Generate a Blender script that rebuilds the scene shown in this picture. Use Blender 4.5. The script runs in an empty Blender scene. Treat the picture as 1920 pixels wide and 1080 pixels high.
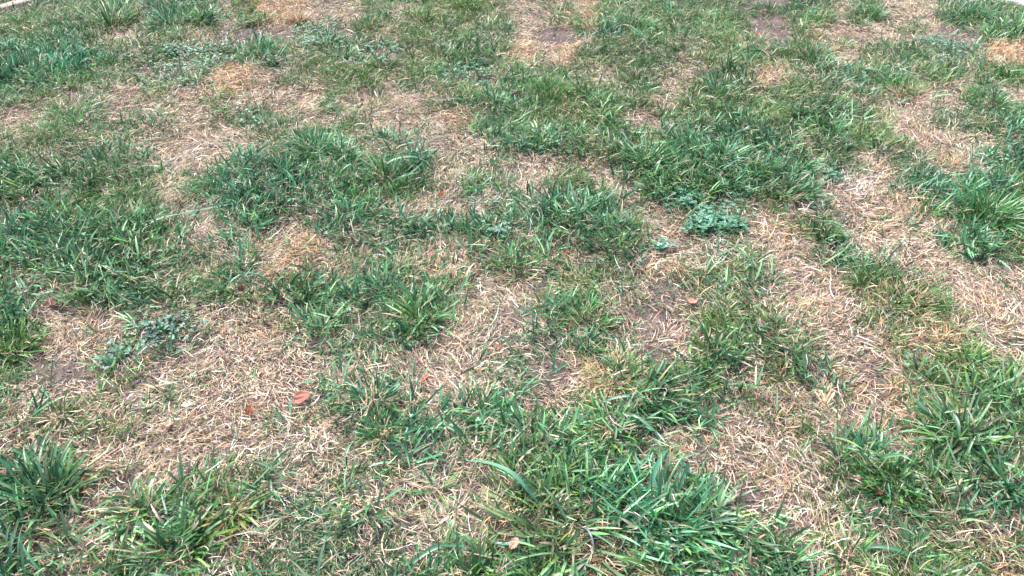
import bpy, math, random
import numpy as np
from mathutils import Vector, Matrix
R = math.radians
random.seed(4)
rng = np.random.default_rng(11)

# ---------------------------------------------------------------- camera
CAM_H = 1.30
CAM_PITCH = 40.0
FOCAL = 26.0
sc = bpy.context.scene
cam = bpy.data.cameras.new('camera'); cam.lens = FOCAL; cam.sensor_width = 36
cam.clip_start = 0.05; cam.clip_end = 400
co = bpy.data.objects.new('camera', cam); co.location = (0, 0, CAM_H)
co.rotation_euler = (R(90 - CAM_PITCH), 0, 0)
sc.collection.objects.link(co); sc.camera = co

# ---------------------------------------------------------------- light (bright overcast)
SUN_EL, SUN_AZ = R(58), R(-35)          # azimuth from +Y towards +X
world = bpy.data.worlds.new('World'); sc.world = world; world.use_nodes = True
wn = world.node_tree; bg = wn.nodes['Background']
sky = wn.nodes.new('ShaderNodeTexSky'); sky.sky_type = 'NISHITA'; sky.sun_disc = False
sky.sun_elevation = SUN_EL; sky.sun_rotation = SUN_AZ
sky.air_density = 1.0; sky.dust_density = 4.0; sky.ozone_density = 1.0
wn.links.new(sky.outputs[0], bg.inputs[0]); bg.inputs[1].default_value = 0.105
sl = bpy.data.lights.new('sun', 'SUN'); sl.energy = 1.5; sl.angle = R(24); sl.color = (1, 0.955, 0.9)
so = bpy.data.objects.new('sun', sl); sc.collection.objects.link(so)
sd = Vector((math.sin(SUN_AZ) * math.cos(SUN_EL), math.cos(SUN_AZ) * math.cos(SUN_EL), math.sin(SUN_EL)))
so.rotation_euler = sd.to_track_quat('Z', 'Y').to_euler(); so.location = (0, 0, 6)
sc.view_settings.view_transform = 'Standard'; sc.view_settings.look = 'None'
sc.view_settings.exposure = 1.88; sc.view_settings.gamma = 1
sc.cycles.max_bounces = 6; sc.cycles.diffuse_bounces = 4; sc.cycles.transmission_bounces = 4
sc.cycles.transparent_max_bounces = 4

# ---------------------------------------------------------------- helpers
def at(px, py):
    """point of the lawn seen at this place of the photograph (1920 x 1080)"""
    f = FOCAL / 36 * 1920; p = R(CAM_PITCH)
    a = (px - 960) / f; b = (540 - py) / f
    dy = math.cos(p) + b * math.sin(p); dz = -math.sin(p) + b * math.cos(p)
    t = -CAM_H / dz
    return a * t, dy * t

def hsh(ix, iy, seed):
    n = (ix * 374761393 + iy * 668265263 + seed * 1442695041) & 0x7fffffff
    n = ((n ^ (n >> 13)) * 1274126177) & 0x7fffffff
    return ((n ^ (n >> 16)) & 0xffff) / 65535.0
def vn(x, y, s, seed):
    x = np.asarray(x, float) / s + 1000; y = np.asarray(y, float) / s + 1000
    ix = np.floor(x).astype(np.int64); iy = np.floor(y).astype(np.int64)
    fx = x - ix; fy = y - iy; fx = fx * fx * (3 - 2 * fx); fy = fy * fy * (3 - 2 * fy)
    return (hsh(ix, iy, seed) * (1 - fx) + hsh(ix + 1, iy, seed) * fx) * (1 - fy) + \
           (hsh(ix, iy + 1, seed) * (1 - fx) + hsh(ix + 1, iy + 1, seed) * fx) * fy
def fbm(x, y, s, seed):
    return (vn(x, y, s, seed) + .5 * vn(x, y, s / 2, seed + 1) + .25 * vn(x, y, s / 4, seed + 2)) / 1.75

# ---------------------------------------------------------------- the plan of the lawn (survey rows, farthest first)
# F fine turf  T coarse wide-bladed turf  f/t the same thin over straw  g short grey-green  c clover
# m olive turf with dead blades  s straw  o golden straw  d thin straw on soil  b bare soil  p pale straw
PX0, PX1, PY0, PY1, PS = -3.6, 3.6, 0.3, 5.1, 0.04
PLAN = """FFFFFTfTTTsFoosd|sFfFFFFfsdfoFfFF|FfFbbFFsFsssFFFF
FFTTFsffFfdbddcc|bFfFFFFFsbbdTFFF|FFFbbFssssfsdbTT
TTTTTFFFcccTTffF|cccFFTTFosoFFFFF|fFFFFFFsfFFcccoo
TTTTgfgcccoosffF|FFfFFccfTFFfsFFs|dTTooFFgFFFFFfFF
FffsgssfssfssssF|sfssfFFTFFFTTFFs|FTFFFFFgfsdssFcs
ssFFFfffssfcFFss|fssssoFFTFFFTssF|FFTFFTTTFfssggfF
ffFFfffsssssfFFF|fsTssssTTTTfTTfT|TTTTTfTFFFssssfg
FFFfTFFssssTFFFF|TFFTsfsfssffTTTT|TTTTTTfTssggosTT
TTTFTFFssFTTTTFT|TFFFsfFfssFFsTTT|TTTTTTsppsTTsTTF
TtTFFFFFssTTTtTT|TTtsfspgTTTTTsss|cccsfscsssoFFFFF
TTTTTTTTtssttstT|TggTTTTTTTTTTTss|cccssfFssosssFFF
TTTTTTTttfttsoot|fgggstTTfTftTTss|spgsssTcssssfTFF
TTTTTTTfffftsoff|fggfoosFffsgggod|fgggsssfFFssssss
TTTTTTTTfFFftTTT|gTTTTfsssdFFFfsd|dgggsssdFFFfssss
TdssssttfssssfTT|ggTTTtsdbTFFFfbb|sTggsfsdsFFFssss
TfssssccccssstsT|ggTtsssdsttsssbs|sTTgTfssdofoosss
FbbbdscccssossSg|gsssssssggtTTtbb|tTTtTTbbdsdsFFsf
FbbbbTtsssssssss|sfsssssfgbsooTTt|TTtsfTfobbscFFFs
FsfbsfssgssssssT|ffTfssfgddsfoFtd|tTsfssosssoffTTT
ffffssFsssssffss|fFTTgTTTtdfFFTTt|dssdmssssstTTTTT
sftsftsssdsssdss|ffTggtTgdTTtTtTd|ssdssfdfTssTTTTT
otTTtsssssgsgdfs|stggsttstTTtTTTs|ossssdsFFFFFTTtt
TTTTtddssgtFtdsd|ttTtsssTTTTTTTTt|sssfssdFFFFTTTtT
TTTtsdTtTttFFtgg|ttssssstTTTTTTTT|TTddpsfpFFFFttTT
TTtsstTTTTTfsggg|gdgssssdTTmmmTTT|TTdttsssggddsfss
TTtssTTTTTgsgggg|ggtsssdtTTmmmmTT|TTTgTtsosgggFfoo
TTtstTTFTtsTgggg|gggTTTTtTTmmmmmT|TTttTgssgfFFFfom"""
SURVEY = [r.replace('|', '').replace('S', 's') for r in PLAN.split()]
# survey rows were noted along lines of sight; lay them out on the ground as an even plan
def ground_plan():
    f = FOCAL / 36 * 1920; p = R(CAM_PITCH); out = []
    refl = lambda v, n: min(v % (2 * n), 2 * n - 1e-6 - v % (2 * n))
    for j in range(int(round((PY1 - PY0) / PS))):
        y = PY0 + (j + .5) * PS; row = []
        for i in range(int(round((PX1 - PX0) / PS))):
            x = PX0 + (i + .5) * PS
            d = y * math.cos(p) + CAM_H * math.sin(p); up = y * math.sin(p) - CAM_H * math.cos(p)
            row.append(SURVEY[int(refl((528 - f * up / d) / 40, 27))][int(refl((960 + f * x / d) / 40, 48))])
        out.append(row)
    return out
#        fine wide grey clov olive straw gold  pale thick
CLS = {'F': (1.0, .10, .00, .00, .10, .45, .00, .0, 1.0), 'T': (.40, 1.0, .05, .03, .00, .35, .00, .0, 1.0),
       'f': (.50, .09, .10, .00, .15, 1.0, .10, .0, .5), 't': (.22, .47, .10, .02, .08, 1.0, .05, .0, .5),
       'g': (.18, .12, 1.0, .02, .00, .55, .00, .0, .6), 'c': (.25, .12, .20, 1.0, .00, .40, .00, .0, .6),
       'm': (.22, .06, .20, .00, 1.0, .60, .25, .0, .7), 's': (.035, .010, .06, .0, .03, 1.5, .08, .0, .2),
       'o': (.07, .03, .00, .00, .06, .85, 1.0, .0, .45), 'd': (.05, .02, .10, .0, .03, .24, .03, .0, .0),
       'b': (.01, .01, .02, .00, .00, .05, .00, .0, .0), 'p': (.03, .01, .03, .01, .01, .9, .0, 1.0, .2)}
NC = 9
G = np.array([[CLS[c] for c in r] for r in ground_plan()])            # [ny, nx, NC]
def blur(A, k):
    for ax in (0, 1):
        B = np.zeros_like(A)
        for d, w in k: B += w * np.roll(A, d, axis=ax)
        A = B
    return A
GS = blur(blur(G, ((-1, .25), (0, .5), (1, .25))), ((-1, .25), (0, .5), (1, .25)))
def samp(A, x, y):
    u = np.clip((x - PX0) / PS - .5, 0, A.shape[1] - 1.001); v = np.clip((y - PY0) / PS - .5, 0, A.shape[0] - 1.001)
    i = u.astype(int); j = v.astype(int); fu = u - i; fv = v - j
    if A.ndim == 3: fu = fu[:, None]; fv = fv[:, None]
    return (A[j, i] * (1 - fu) + A[j, i + 1] * fu) * (1 - fv) + (A[j + 1, i] * (1 - fu) + A[j + 1, i + 1] * fu) * fv
def cover(x, y):
    wx = x + (fbm(x, y, .11, 5) - .5) * .075 + rng.normal(0, .007, x.shape)
    wy = y + (fbm(x, y, .11, 9) - .5) * .085 + rng.normal(0, .008, x.shape)
    return samp(G, wx, wy) * .8 + samp(GS, wx, wy) * .2
HT = blur(GS[..., 8], ((-1, .25), (0, .5), (1, .25)))
def gh(x, y):
    x = np.asarray(x, float); y = np.asarray(y, float)
    h = samp(HT, x.ravel(), y.ravel()).reshape(x.shape) * .016
    h = h + (fbm(x, y, .45, 21) - .5) * .035 + (fbm(x, y, .09, 25) - .5) * .020
    # the lawn runs flat outside the surveyed square
    m = np.clip((PX1 + .3 - np.abs(x)) / .6, 0, 1) * np.clip((PY1 + .3 - y) / .6, 0, 1) * np.clip((y + .3) / .6, 0, 1)
    return h * m

def tag(o, label=None, cat=None, group=None, kind=None):
    if label: o['label'] = label
    if cat: o['category'] = cat
    if group: o['group'] = group
    if kind: o['kind'] = kind
    return o
def empty(name, loc, **k):
    o = bpy.data.objects.new(name, None); o.location = loc; o.empty_display_size = .03
    sc.collection.objects.link(o); return tag(o, **k)

def link_mesh(name, V, Fc, mat, col=None, parent=None, smooth=True):
    """V (n,3), Fc list of int arrays (m,k) of equal-sided faces"""
    me = bpy.data.meshes.new(name)
    me.vertices.add(len(V)); me.vertices.foreach_set('co', np.ascontiguousarray(V, np.float32).ravel())
    idx = np.concatenate([a.ravel() for a in Fc]).astype(np.int32)
    tot = np.concatenate([np.full(len(a), a.shape[1], np.int32) for a in Fc])
    st = np.concatenate([[0], np.cumsum(tot)[:-1]]).astype(np.int32)
    me.loops.add(len(idx)); me.loops.foreach_set('vertex_index', idx)
    me.polygons.add(len(tot)); me.polygons.foreach_set('loop_start', st)
    if smooth: me.polygons.foreach_set('use_smooth', np.ones(len(tot), bool))
    me.update(calc_edges=True)
    if col is not None:
        ca = me.color_attributes.new('tint', 'FLOAT_COLOR', 'POINT')
        c4 = np.ones((len(V), 4), np.float32); c4[:, :3] = np.clip(col, 0, 1); ca.data.foreach_set('color', c4.ravel())
    me.materials.append(mat)
    o = bpy.data.objects.new(name, me); sc.collection.objects.link(o)
    if parent is not None:
        o.parent = parent
        o.matrix_parent_inverse = Matrix.Translation(-Vector(parent.location))
    return o

# ---------------------------------------------------------------- materials
def leafmat(name, rough, spec, transl, bump=0.0, sheen=None):
    m = bpy.data.materials.new(name); m.use_nodes = True; nt = m.node_tree; N = nt.nodes; L = nt.links
    b = N['Principled BSDF']; out = N['Material Output']
    a = N.new('ShaderNodeAttribute'); a.attribute_name = 'tint'
    tx = N.new('ShaderNodeTexNoise'); tx.inputs['Scale'].default_value = 260; tx.inputs['Detail'].default_value = 2
    ge = N.new('ShaderNodeNewGeometry'); L.new(ge.outputs['Position'], tx.inputs['Vector'])
    mr = N.new('ShaderNodeMapRange'); mr.inputs['To Min'].default_value = .78; mr.inputs['To Max'].default_value = 1.22
    L.new(tx.outputs['Fac'], mr.inputs['Value'])
    mx = N.new('ShaderNodeVectorMath'); mx.operation = 'SCALE'
    L.new(a.outputs['Color'], mx.inputs[0]); L.new(mr.outputs[0], mx.inputs['Scale'])
    L.new(mx.outputs[0], b.inputs['Base Color'])
    b.inputs['Roughness'].default_value = rough; b.inputs['Specular IOR Level'].default_value = spec
    if transl:
        t = N.new('ShaderNodeBsdfTranslucent'); L.new(mx.outputs[0], t.inputs['Color'])
        ms = N.new('ShaderNodeMixShader'); ms.inputs[0].default_value = transl
        L.new(b.outputs[0], ms.inputs[1]); L.new(t.outputs[0], ms.inputs[2]); L.new(ms.outputs[0], out.inputs['Surface'])
    return m
M_GREEN = leafmat('green_blade', .40, .48, .22)
M_WIDE = leafmat('wide_blade', .35, .6, .18)
M_STRAW = leafmat('dry_blade', .6, .35, .12)
M_CLOV = leafmat('clover_leaf', .45, .5, .2)
M_FALL = leafmat('fallen_leaf', .6, .3, .1)

def soilmat():
    m = bpy.data.materials.new('dry_soil'); m.use_nodes = True; nt = m.node_tree; N = nt.nodes; L = nt.links
    b = N['Principled BSDF']; ge = N.new('ShaderNodeNewGeometry')
    def noise(s, d, r=.55):
        n = N.new('ShaderNodeTexNoise'); n.inputs['Scale'].default_value = s; n.inputs['Detail'].default_value = d
        n.inputs['Roughness'].default_value = r; L.new(ge.outputs['Position'], n.inputs['Vector']); return n
    n1 = noise(9, 4); n2 = noise(120, 5, .7); n3 = noise(420, 3, .6)
    r = N.new('ShaderNodeValToRGB'); L.new(n2.outputs['Fac'], r.inputs[0])
    e = r.color_ramp.elements; e[0].position = .28; e[0].color = (.060, .046, .040, 1); e[1].position = .72; e[1].color = (.30, .245, .225, 1)
    k = e.new(.5); k.color = (.155, .125, .117, 1)
    r2 = N.new('ShaderNodeValToRGB'); L.new(n1.outputs['Fac'], r2.inputs[0])
    e = r2.color_ramp.elements; e[0].position = .35; e[0].color = (.75, .72, .74, 1); e[1].position = .65; e[1].color = (1.15, 1.08, 1.02, 1)
    mx = N.new('ShaderNodeMix'); mx.data_type = 'RGBA'; mx.blend_type = 'MULTIPLY'; mx.inputs[0].default_value = 1
    L.new(r.outputs[0], mx.inputs[6]); L.new(r2.outputs[0], mx.inputs[7]); L.new(mx.outputs[2], b.inputs['Base Color'])
    ad = N.new('ShaderNodeMath'); ad.operation = 'ADD'; L.new(n2.outputs['Fac'], ad.inputs[0]); L.new(n3.outputs['Fac'], ad.inputs[1])
    bu = N.new('ShaderNodeBump'); bu.inputs['Strength'].default_value = .9; bu.inputs['Distance'].default_value = .006
    L.new(ad.outputs[0], bu.inputs['Height']); L.new(bu.outputs[0], b.inputs['Normal'])
    b.inputs['Roughness'].default_value = .9; b.inputs['Specular IOR Level'].default_value = .2
    return m
M_SOIL = soilmat()
def concmat(name, c):
    m = bpy.data.materials.new(name); m.use_nodes = True; nt = m.node_tree; N = nt.nodes; L = nt.links
    b = N['Principled BSDF']; ge = N.new('ShaderNodeNewGeometry')
    n = N.new('ShaderNodeTexNoise'); n.inputs['Scale'].default_value = 60; n.inputs['Detail'].default_value = 6; L.new(ge.outputs['Position'], n.inputs['Vector'])
    r = N.new('ShaderNodeValToRGB'); L.new(n.outputs['Fac'], r.inputs[0]); e = r.color_ramp.elements
    e[0].position = .3; e[0].color = tuple(x * .72 for x in c) + (1,); e[1].position = .7; e[1].color = tuple(min(1, x * 1.12) for x in c) + (1,)
    L.new(r.outputs[0], b.inputs['Base Color']); b.inputs['Roughness'].default_value = .85
    bu = N.new('ShaderNodeBump'); bu.inputs['Strength'].default_value = .4; bu.inputs['Distance'].default_value = .003
    L.new(n.outputs['Fac'], bu.inputs['Height']); L.new(bu.outputs[0], b.inputs['Normal'])
    return m

# ---------------------------------------------------------------- ground, edging strip, pavement
def axis(lo, hi, step, far):
    a = list(np.arange(lo, hi + 1e-6, step)); s = step; x = lo
    pre = []
    while x > -far: s *= 1.35; x -= s; pre.append(x)
    s = step; x = hi; post = []
    while x < far: s *= 1.35; x += s; post.append(x)
    return np.array(pre[::-1] + a + post)
gx = axis(-3.3, 3.3, .016, 150); gy = axis(.35, 4.7, .016, 150)
GX, GY = np.meshgrid(gx, gy); GZ = gh(GX, GY)
GZ += (fbm(GX, GY, .035, 31) - .5) * .008 * (np.abs(GX) < 3.3) * (GY > .35) * (GY < 4.7)
V = np.stack([GX, GY, GZ], -1).reshape(-1, 3); nxg = len(gx); nyg = len(gy)
I = (np.arange(nyg - 1)[:, None] * nxg + np.arange(nxg - 1)[None]).ravel()
ground = link_mesh('ground', V, [np.stack([I, I + 1, I + 1 + nxg, I + nxg], -1)], M_SOIL)
tag(ground, 'dry grey brown soil showing between the straw and the grass', kind='structure')

def strip(name, pts, z0, z1, mat, nseg=24, wob=.01):
    """closed slab between two polylines: pts = [(left, right), ...]"""
    A = []; Bq = []
    for i in range(len(pts) - 1):
        for k in range(nseg):
            t = k / nseg
            l = Vector(pts[i][0]).lerp(Vector(pts[i + 1][0]), t); r = Vector(pts[i][1]).lerp(Vector(pts[i + 1][1]), t)
            A.append(l); Bq.append(r)
    A.append(Vector(pts[-1][0])); Bq.append(Vector(pts[-1][1]))
    V = []; 
    for l, r in zip(A, Bq):
        j = random.uniform(-wob, wob); n = (r - l).normalized()
        l = l + n * j; r = r - n * random.uniform(-wob, wob)
        V += [(l.x, l.y, z0), (l.x, l.y, z1 - .004), (l.x + n.x * .006, l.y + n.y * .006, z1), (r.x - n.x * .006, r.y - n.y * .006, z1), (r.x, r.y, z1 - .004), (r.x, r.y, z0)]
    Fq = []
    for i in range(len(A) - 1):
        for k in range(6): Fq.append((i * 6 + k, i * 6 + (k + 1) % 6, (i + 1) * 6 + (k + 1) % 6, (i + 1) * 6 + k))
    n0 = (len(A) - 1) * 6
    o = link_mesh(name, np.array(V), [np.array(Fq), np.array([[5, 4, 3, 2, 1, 0], [n0, n0 + 1, n0 + 2, n0 + 3, n0 + 4, n0 + 5]])], mat, smooth=False)
    return o
# concrete edging along the top left corner of the lawn
E1 = at(-60, 46); E2 = at(92, 3)
ed = Vector((E2[0] - E1[0], E2[1] - E1[1])).normalized(); en = Vector((-ed.y, ed.x))
ea = Vector(E1) - ed * .9; eb = Vector(E1) + ed * 2.6
strip('path', [((ea.x, ea.y), tuple(ea + en * .070)), ((eb.x, eb.y), tuple(eb + en * .070))], -.06, .030, concmat('edging_concrete', (.36, .29, .245)), 60, .009)
tag(bpy.data.objects['path'], 'narrow pale concrete edging strip crossing the far left corner of the lawn', kind='structure')
# pavement past the top right corner
K1 = at(1850, 0); K2 = at(1930, 28)
kd = Vector((K2[0] - K1[0], K2[1] - K1[1])).normalized(); kn = Vector((-kd.y, kd.x))
if kn.y < 0: kn = -kn
ka = Vector(K1) - kd * 1.6; kb = Vector(K1) + kd * 3.0
strip('pavement', [(tuple(ka), tuple(ka + kn * 1.6)), (tuple(kb), tuple(kb + kn * 1.6))], -.06, .035, concmat('pavement_concrete', (.60, .58, .62)), 20, .004)
tag(bpy.data.objects['pavement'], 'pale grey concrete pavement beyond the far right corner of the lawn', kind='structure')
def off_paving(x, y):
    t = (x - ea.x) * en.x + (y - ea.y) * en.y; s = (x - ea.x) * ed.x + (y - ea.y) * ed.y
    a = (t > -.012) & (t < .080) & (s > 0) & (s < 3.5)
    t2 = (x - ka.x) * kn.x + (y - ka.y) * kn.y; s2 = (x - ka.x) * kd.x + (y - ka.y) * kd.y
    b = (t2 > -.01) & (t2 < 1.62) & (s2 > 0) & (s2 < 4.6)
    return ~(a | b)

# ---------------------------------------------------------------- blades
def crumbs():
    n = 120000; x = rng.uniform(-2.9, 2.9, n); y = rng.uniform(.45, 4.4, n); c = cover(x, y)
    ok = (rng.random(n) < np.clip(.9 - c[:, 5] * .38 - c[:, 0] - c[:, 1], .06, 1) * in_view_margin(x, y)) & off_paving(x, y)
    x, y = x[ok], y[ok]; n = len(x); s = .0012 * np.exp(rng.exponential(.42, n)); s = np.minimum(s, .006)
    oc = np.array([(1, 0, 0), (0, 1, 0), (-1, 0, 0), (0, -1, 0), (0, 0, .75), (0, 0, -.75), (.6, .6, .35), (-.6, .5, .4), (.5, -.6, .4), (-.55, -.6, .3)])
    tr = np.array([(4, 0, 6), (6, 0, 1), (4, 6, 1), (4, 1, 7), (7, 1, 2), (4, 7, 2), (4, 2, 9), (9, 2, 3), (4, 9, 3), (4, 3, 8), (8, 3, 0), (4, 8, 0), (5, 1, 0), (5, 2, 1), (5, 3, 2), (5, 0, 3)])
    a = rng.uniform(0, 6.28, n); ca, sa = np.cos(a)[:, None], np.sin(a)[:, None]
    U = oc[None] * (1 + rng.normal(0, .16, (n, 10, 3))) * s[:, None, None]
    V = np.stack([x[:, None] + U[..., 0] * ca - U[..., 1] * sa, y[:, None] + U[..., 0] * sa + U[..., 1] * ca, gh(x, y)[:, None] + s[:, None] * .4 + U[..., 2]], -1)
    Q = (np.arange(n)[:, None, None] * 10 + tr[None]).reshape(-1, 3)
    c = np.array([(.20, .165, .155), (.28, .235, .22), (.12, .095, .085), (.36, .31, .29)])[rng.choice(4, n, p=(.4, .3, .22, .08))]
    o = link_mesh('soil_crumbs', V.reshape(-1, 3), [Q], M_FALL, np.repeat(c[:, None], 10, 1).reshape(-1, 3), smooth=False)
    tag(o, 'loose crumbs of dry soil and grit on the bare ground', kind='stuff')
def ribbons(x, y, az, tilt, curv, azc, length, width, roll, prof, nseg, c0, c1, lift=0.0, fold=0.0, z0=None, tipc=None, floor=.0015):
    """ribbon blades; returns verts, quads, colours. tilt: angle above ground at the root, curv: its change to the tip"""
    n = len(x); K = nseg + 1
    P = np.stack([x, y, (gh(x, y) if z0 is None else z0) + lift], -1)
    L = (length / nseg)
    cols = 3 if fold else 2
    Vt = np.zeros((n, K, cols, 3)); Cl = np.zeros((n, K, cols, 3))
    for k in range(K):
        t = k / nseg
        tl = tilt + curv * t; a = az + azc * t
        d = np.stack([np.cos(a) * np.cos(tl), np.sin(a) * np.cos(tl), np.sin(tl)], -1)
        s = np.stack([-np.sin(a), np.cos(a), np.zeros(n)], -1)
        nn = np.cross(d, s)
        sd_ = s * np.cos(roll)[:, None] + nn * np.sin(roll)[:, None]
        nr = np.cross(d, sd_)
        w = (width * np.interp(t, prof[0], prof[1]) * .5)[:, None]
        Vt[:, k, 0] = P - sd_ * w; Vt[:, k, -1] = P + sd_ * w
        if fold: Vt[:, k, 1] = P + nr * w * fold * np.sign(nr[:, 2:3] + 1e-9) * -1
        c = c0 * (1 - t) + c1 * t if tipc is None or k < K - 1 else tipc
        Cl[:, k, :] = c[:, None]
        if fold: Cl[:, k, 1] = Cl[:, k, 1] * 1.18
        P = P + d * L[:, None]
        g = gh(P[:, 0], P[:, 1]) + floor
        P[:, 2] = np.maximum(P[:, 2], g)
    nv = K * cols
    base = (np.arange(n) * nv)[:, None, None]
    q = []
    for k in range(nseg):
        for c in range(cols - 1):
            i = k * cols + c; q.append((i, i + 1, i + 1 + cols, i + cols))
    Q = (base + np.array(q)[None]).reshape(-1, 4)
    return Vt.reshape(-1, 3), Q, Cl.reshape(-1, 3)

def join(parts):
    Vs, Qs, Cs = [], [], []; o = 0
    for v, q, c in parts:
        Vs.append(v); Qs.append(q + o); Cs.append(c); o += len(v)
    return np.concatenate(Vs), [np.concatenate(Qs)], np.concatenate(Cs)

PR_TURF = ([0, .25, .7, .92, 1], [.75, 1, .85, .5, .12])
PR_CUT = ([0, .25, .8, 1], [.75, 1, .9, .75])
PR_WIDE = ([0, .15, .55, .85, 1], [.6, 1, .95, .6, .12])
PR_STRAW = ([0, .3, .7, 1], [.6, 1, .8, .3])
PR_LEAF = ([0, .3, .6, .85, 1], [.25, .95, 1, .55, .05])

def pick(n, pal, jit=.18):
    """colours from a palette of (weight, rgb) with brightness and hue scatter"""
    w = np.array([p[0] for p in pal], float); w /= w.sum()
    i = rng.choice(len(pal), n, p=w); c = np.array([p[1] for p in pal])[i]
    return c * np.exp(rng.normal(0, jit, (n, 1))) * np.exp(rng.normal(0, jit * .25, (n, 3)))
GREEN = [(3, (.048, .168, .050)), (3, (.070, .225, .076)), (2, (.100, .240, .058)), (1.3, (.026, .098, .032)), (1.3, (.17, .34, .16))]
YELLOW = [(3, (.66, .50, .31)), (2, (.58, .45, .27)), (1, (.72, .60, .42)), (1.3, (.36, .24, .14)), (1, (.34, .36, .14))]
TEAL = [(3, (.042, .158, .076)), (3, (.072, .222, .115)), (1.5, (.024, .090, .042)), (1.6, (.090, .215, .060)), (1.8, (.16, .345, .22))]
MINT = [(2, (.066, .205, .110)), (3, (.120, .295, .170)), (1, (.18, .37, .245)), (1.3, (.036, .12, .060)), (1.2, (.12, .27, .085))]
GREY = [(3, (.055, .165, .090)), (2, (.085, .215, .125)), (1, (.030, .090, .050)), (.8, (.13, .21, .08))]
OLIVE = [(3, (.085, .150, .045)), (2, (.16, .19, .06)), (2, (.05, .125, .06)), (1, (.27, .24, .09))]
STRAW = [(4, (.54, .405, .295)), (3, (.64, .515, .395)), (2.4, (.40, .29, .21)), (1.5, (.24, .17, .125)), (.6, (.72, .64, .54)), (1.0, (.36, .33, .19)), (1.1, (.13, .10, .072))]
GOLD = [(3, (.60, .42, .27)), (2, (.50, .33, .21)), (1.5, (.66, .51, .36)), (1, (.32, .20, .13)), (.8, (.42, .36, .19))]
PALE = [(2, (.74, .68, .58)), (1, (.62, .52, .42)), (1, (.80, .76, .70))]

XA, XB, YA, YB = -3.3, 3.3, .45, 4.75
def in_view_margin(x, y):
    """how much of the full density to build: the strip of lawn round the frame is thinner"""
    hw = .33 + .74 * (y * .77 + .84) * .94
    return np.where(np.abs(x) < hw + .12, 1.0, .35) * np.where(y < .60, .5, 1.0) * np.where(y > 4.25, .5, 1.0) * (np.abs(x) < hw + .75)
crumbs()
def scatter(dens, ch, power=1.0, gate=None):
    n = int(dens * (XB - XA) * (YB - YA))
    x = rng.uniform(XA, XB, n); y = rng.uniform(YA, YB, n)
    c = cover(x, y); p = c[:, ch] ** power
    if gate is not None: p = p * gate(x, y)
    ok = (rng.random(n) < p * in_view_margin(x, y)) & off_paving(x, y)
    return x[ok], y[ok]
def lean(x, y, s=.22):
    return fbm(x, y, s, 71) * 4 * math.pi
def clump_gate(s, lo, hi, seed, base=.25):
    return lambda x, y: base + (1 - base) * np.clip((fbm(x, y, s, seed) - lo) / (hi - lo), 0, 1)

def patchy(c, x, y, s=.28):
    """neighbouring plants share a hue: from yellow green to blue green, and lush to dull"""
    p = (fbm(x, y, s, 301) - .5)[:, None] * 2; b = (fbm(x, y, .16, 311) - .5)[:, None] * 2
    return c * (1 + np.array((.60, .08, -.12)) * p - .10 * np.array((-1.0, 0, 1.6))) * (1 + .40 * b)
def spread(x, y, k, rad):
    """k blades per centre; returns root positions, outward azimuth, centre index"""
    n = len(x); i = np.repeat(np.arange(n), k); m = len(i)
    a = rng.uniform(0, 2 * np.pi, m); r = rad * np.sqrt(rng.random(m))
    return x[i] + r * np.cos(a), y[i] + r * np.sin(a), a, r / rad, i

def turf(ch, dens, pal, lmin, lmax, wmin, wmax, k=7, rad=.016, gate=None, tlo=35, thi=85, droop=-55, browntip=.15, nseg=3):
    cx, cy = scatter(dens / k, ch, 1.1, gate)
    x, y, a, rr, i = spread(cx, cy, k, rad); n = len(x)
    la = lean(x, y); ux = np.cos(a) * (.4 + rr) + .55 * np.cos(la); uy = np.sin(a) * (.4 + rr) + .55 * np.sin(la)
    az = np.arctan2(uy, ux) + rng.normal(0, .45, n)
    sz = rng.uniform(.65, 1.2, len(cx))[i] * (.75 + .5 * fbm(x, y, .3, 44))
    tilt = np.radians(rng.uniform(tlo, thi, n) - rr * 12); curv = np.radians(rng.normal(droop, 28, n))
    L = rng.uniform(lmin, lmax, n) * sz; W = rng.uniform(wmin, wmax, n)
    base = patchy(pick(len(cx), pal, .16), cx, cy)[i] * np.exp(rng.normal(0, .16, (n, 1)))
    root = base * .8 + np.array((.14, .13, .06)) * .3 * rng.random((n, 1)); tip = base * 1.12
    bt = rng.random(n) < browntip; tip[bt] = pick(int(bt.sum()), STRAW)
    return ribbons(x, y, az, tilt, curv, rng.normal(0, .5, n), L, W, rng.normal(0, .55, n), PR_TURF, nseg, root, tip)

def straw(ch, dens, pal, lmin, lmax, wmin, wmax, gate=None, power=1.0, hi=.012, nseg=3, jit=.38, up=0):
    x, y = scatter(dens, ch, power, gate); n = len(x)
    az = lean(x, y, .30) + rng.normal(0, .8, n)
    lift = rng.random(n) ** 1.6 * hi
    tilt = np.radians(rng.normal(8 + up, 10 + up * .5, n)); curv = np.radians(rng.normal(-14 - up, 16, n))
    c = pick(n, pal, jit)
    return ribbons(x, y, az, tilt, curv, rng.normal(0, .75, n), rng.uniform(lmin, lmax, n) * rng.uniform(.6, 1, n), rng.uniform(wmin, wmax, n),
                   rng.normal(0, .6, n), PR_STRAW, nseg, c, c * rng.uniform(.8, 1.2, (n, 1)), lift=lift)

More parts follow.
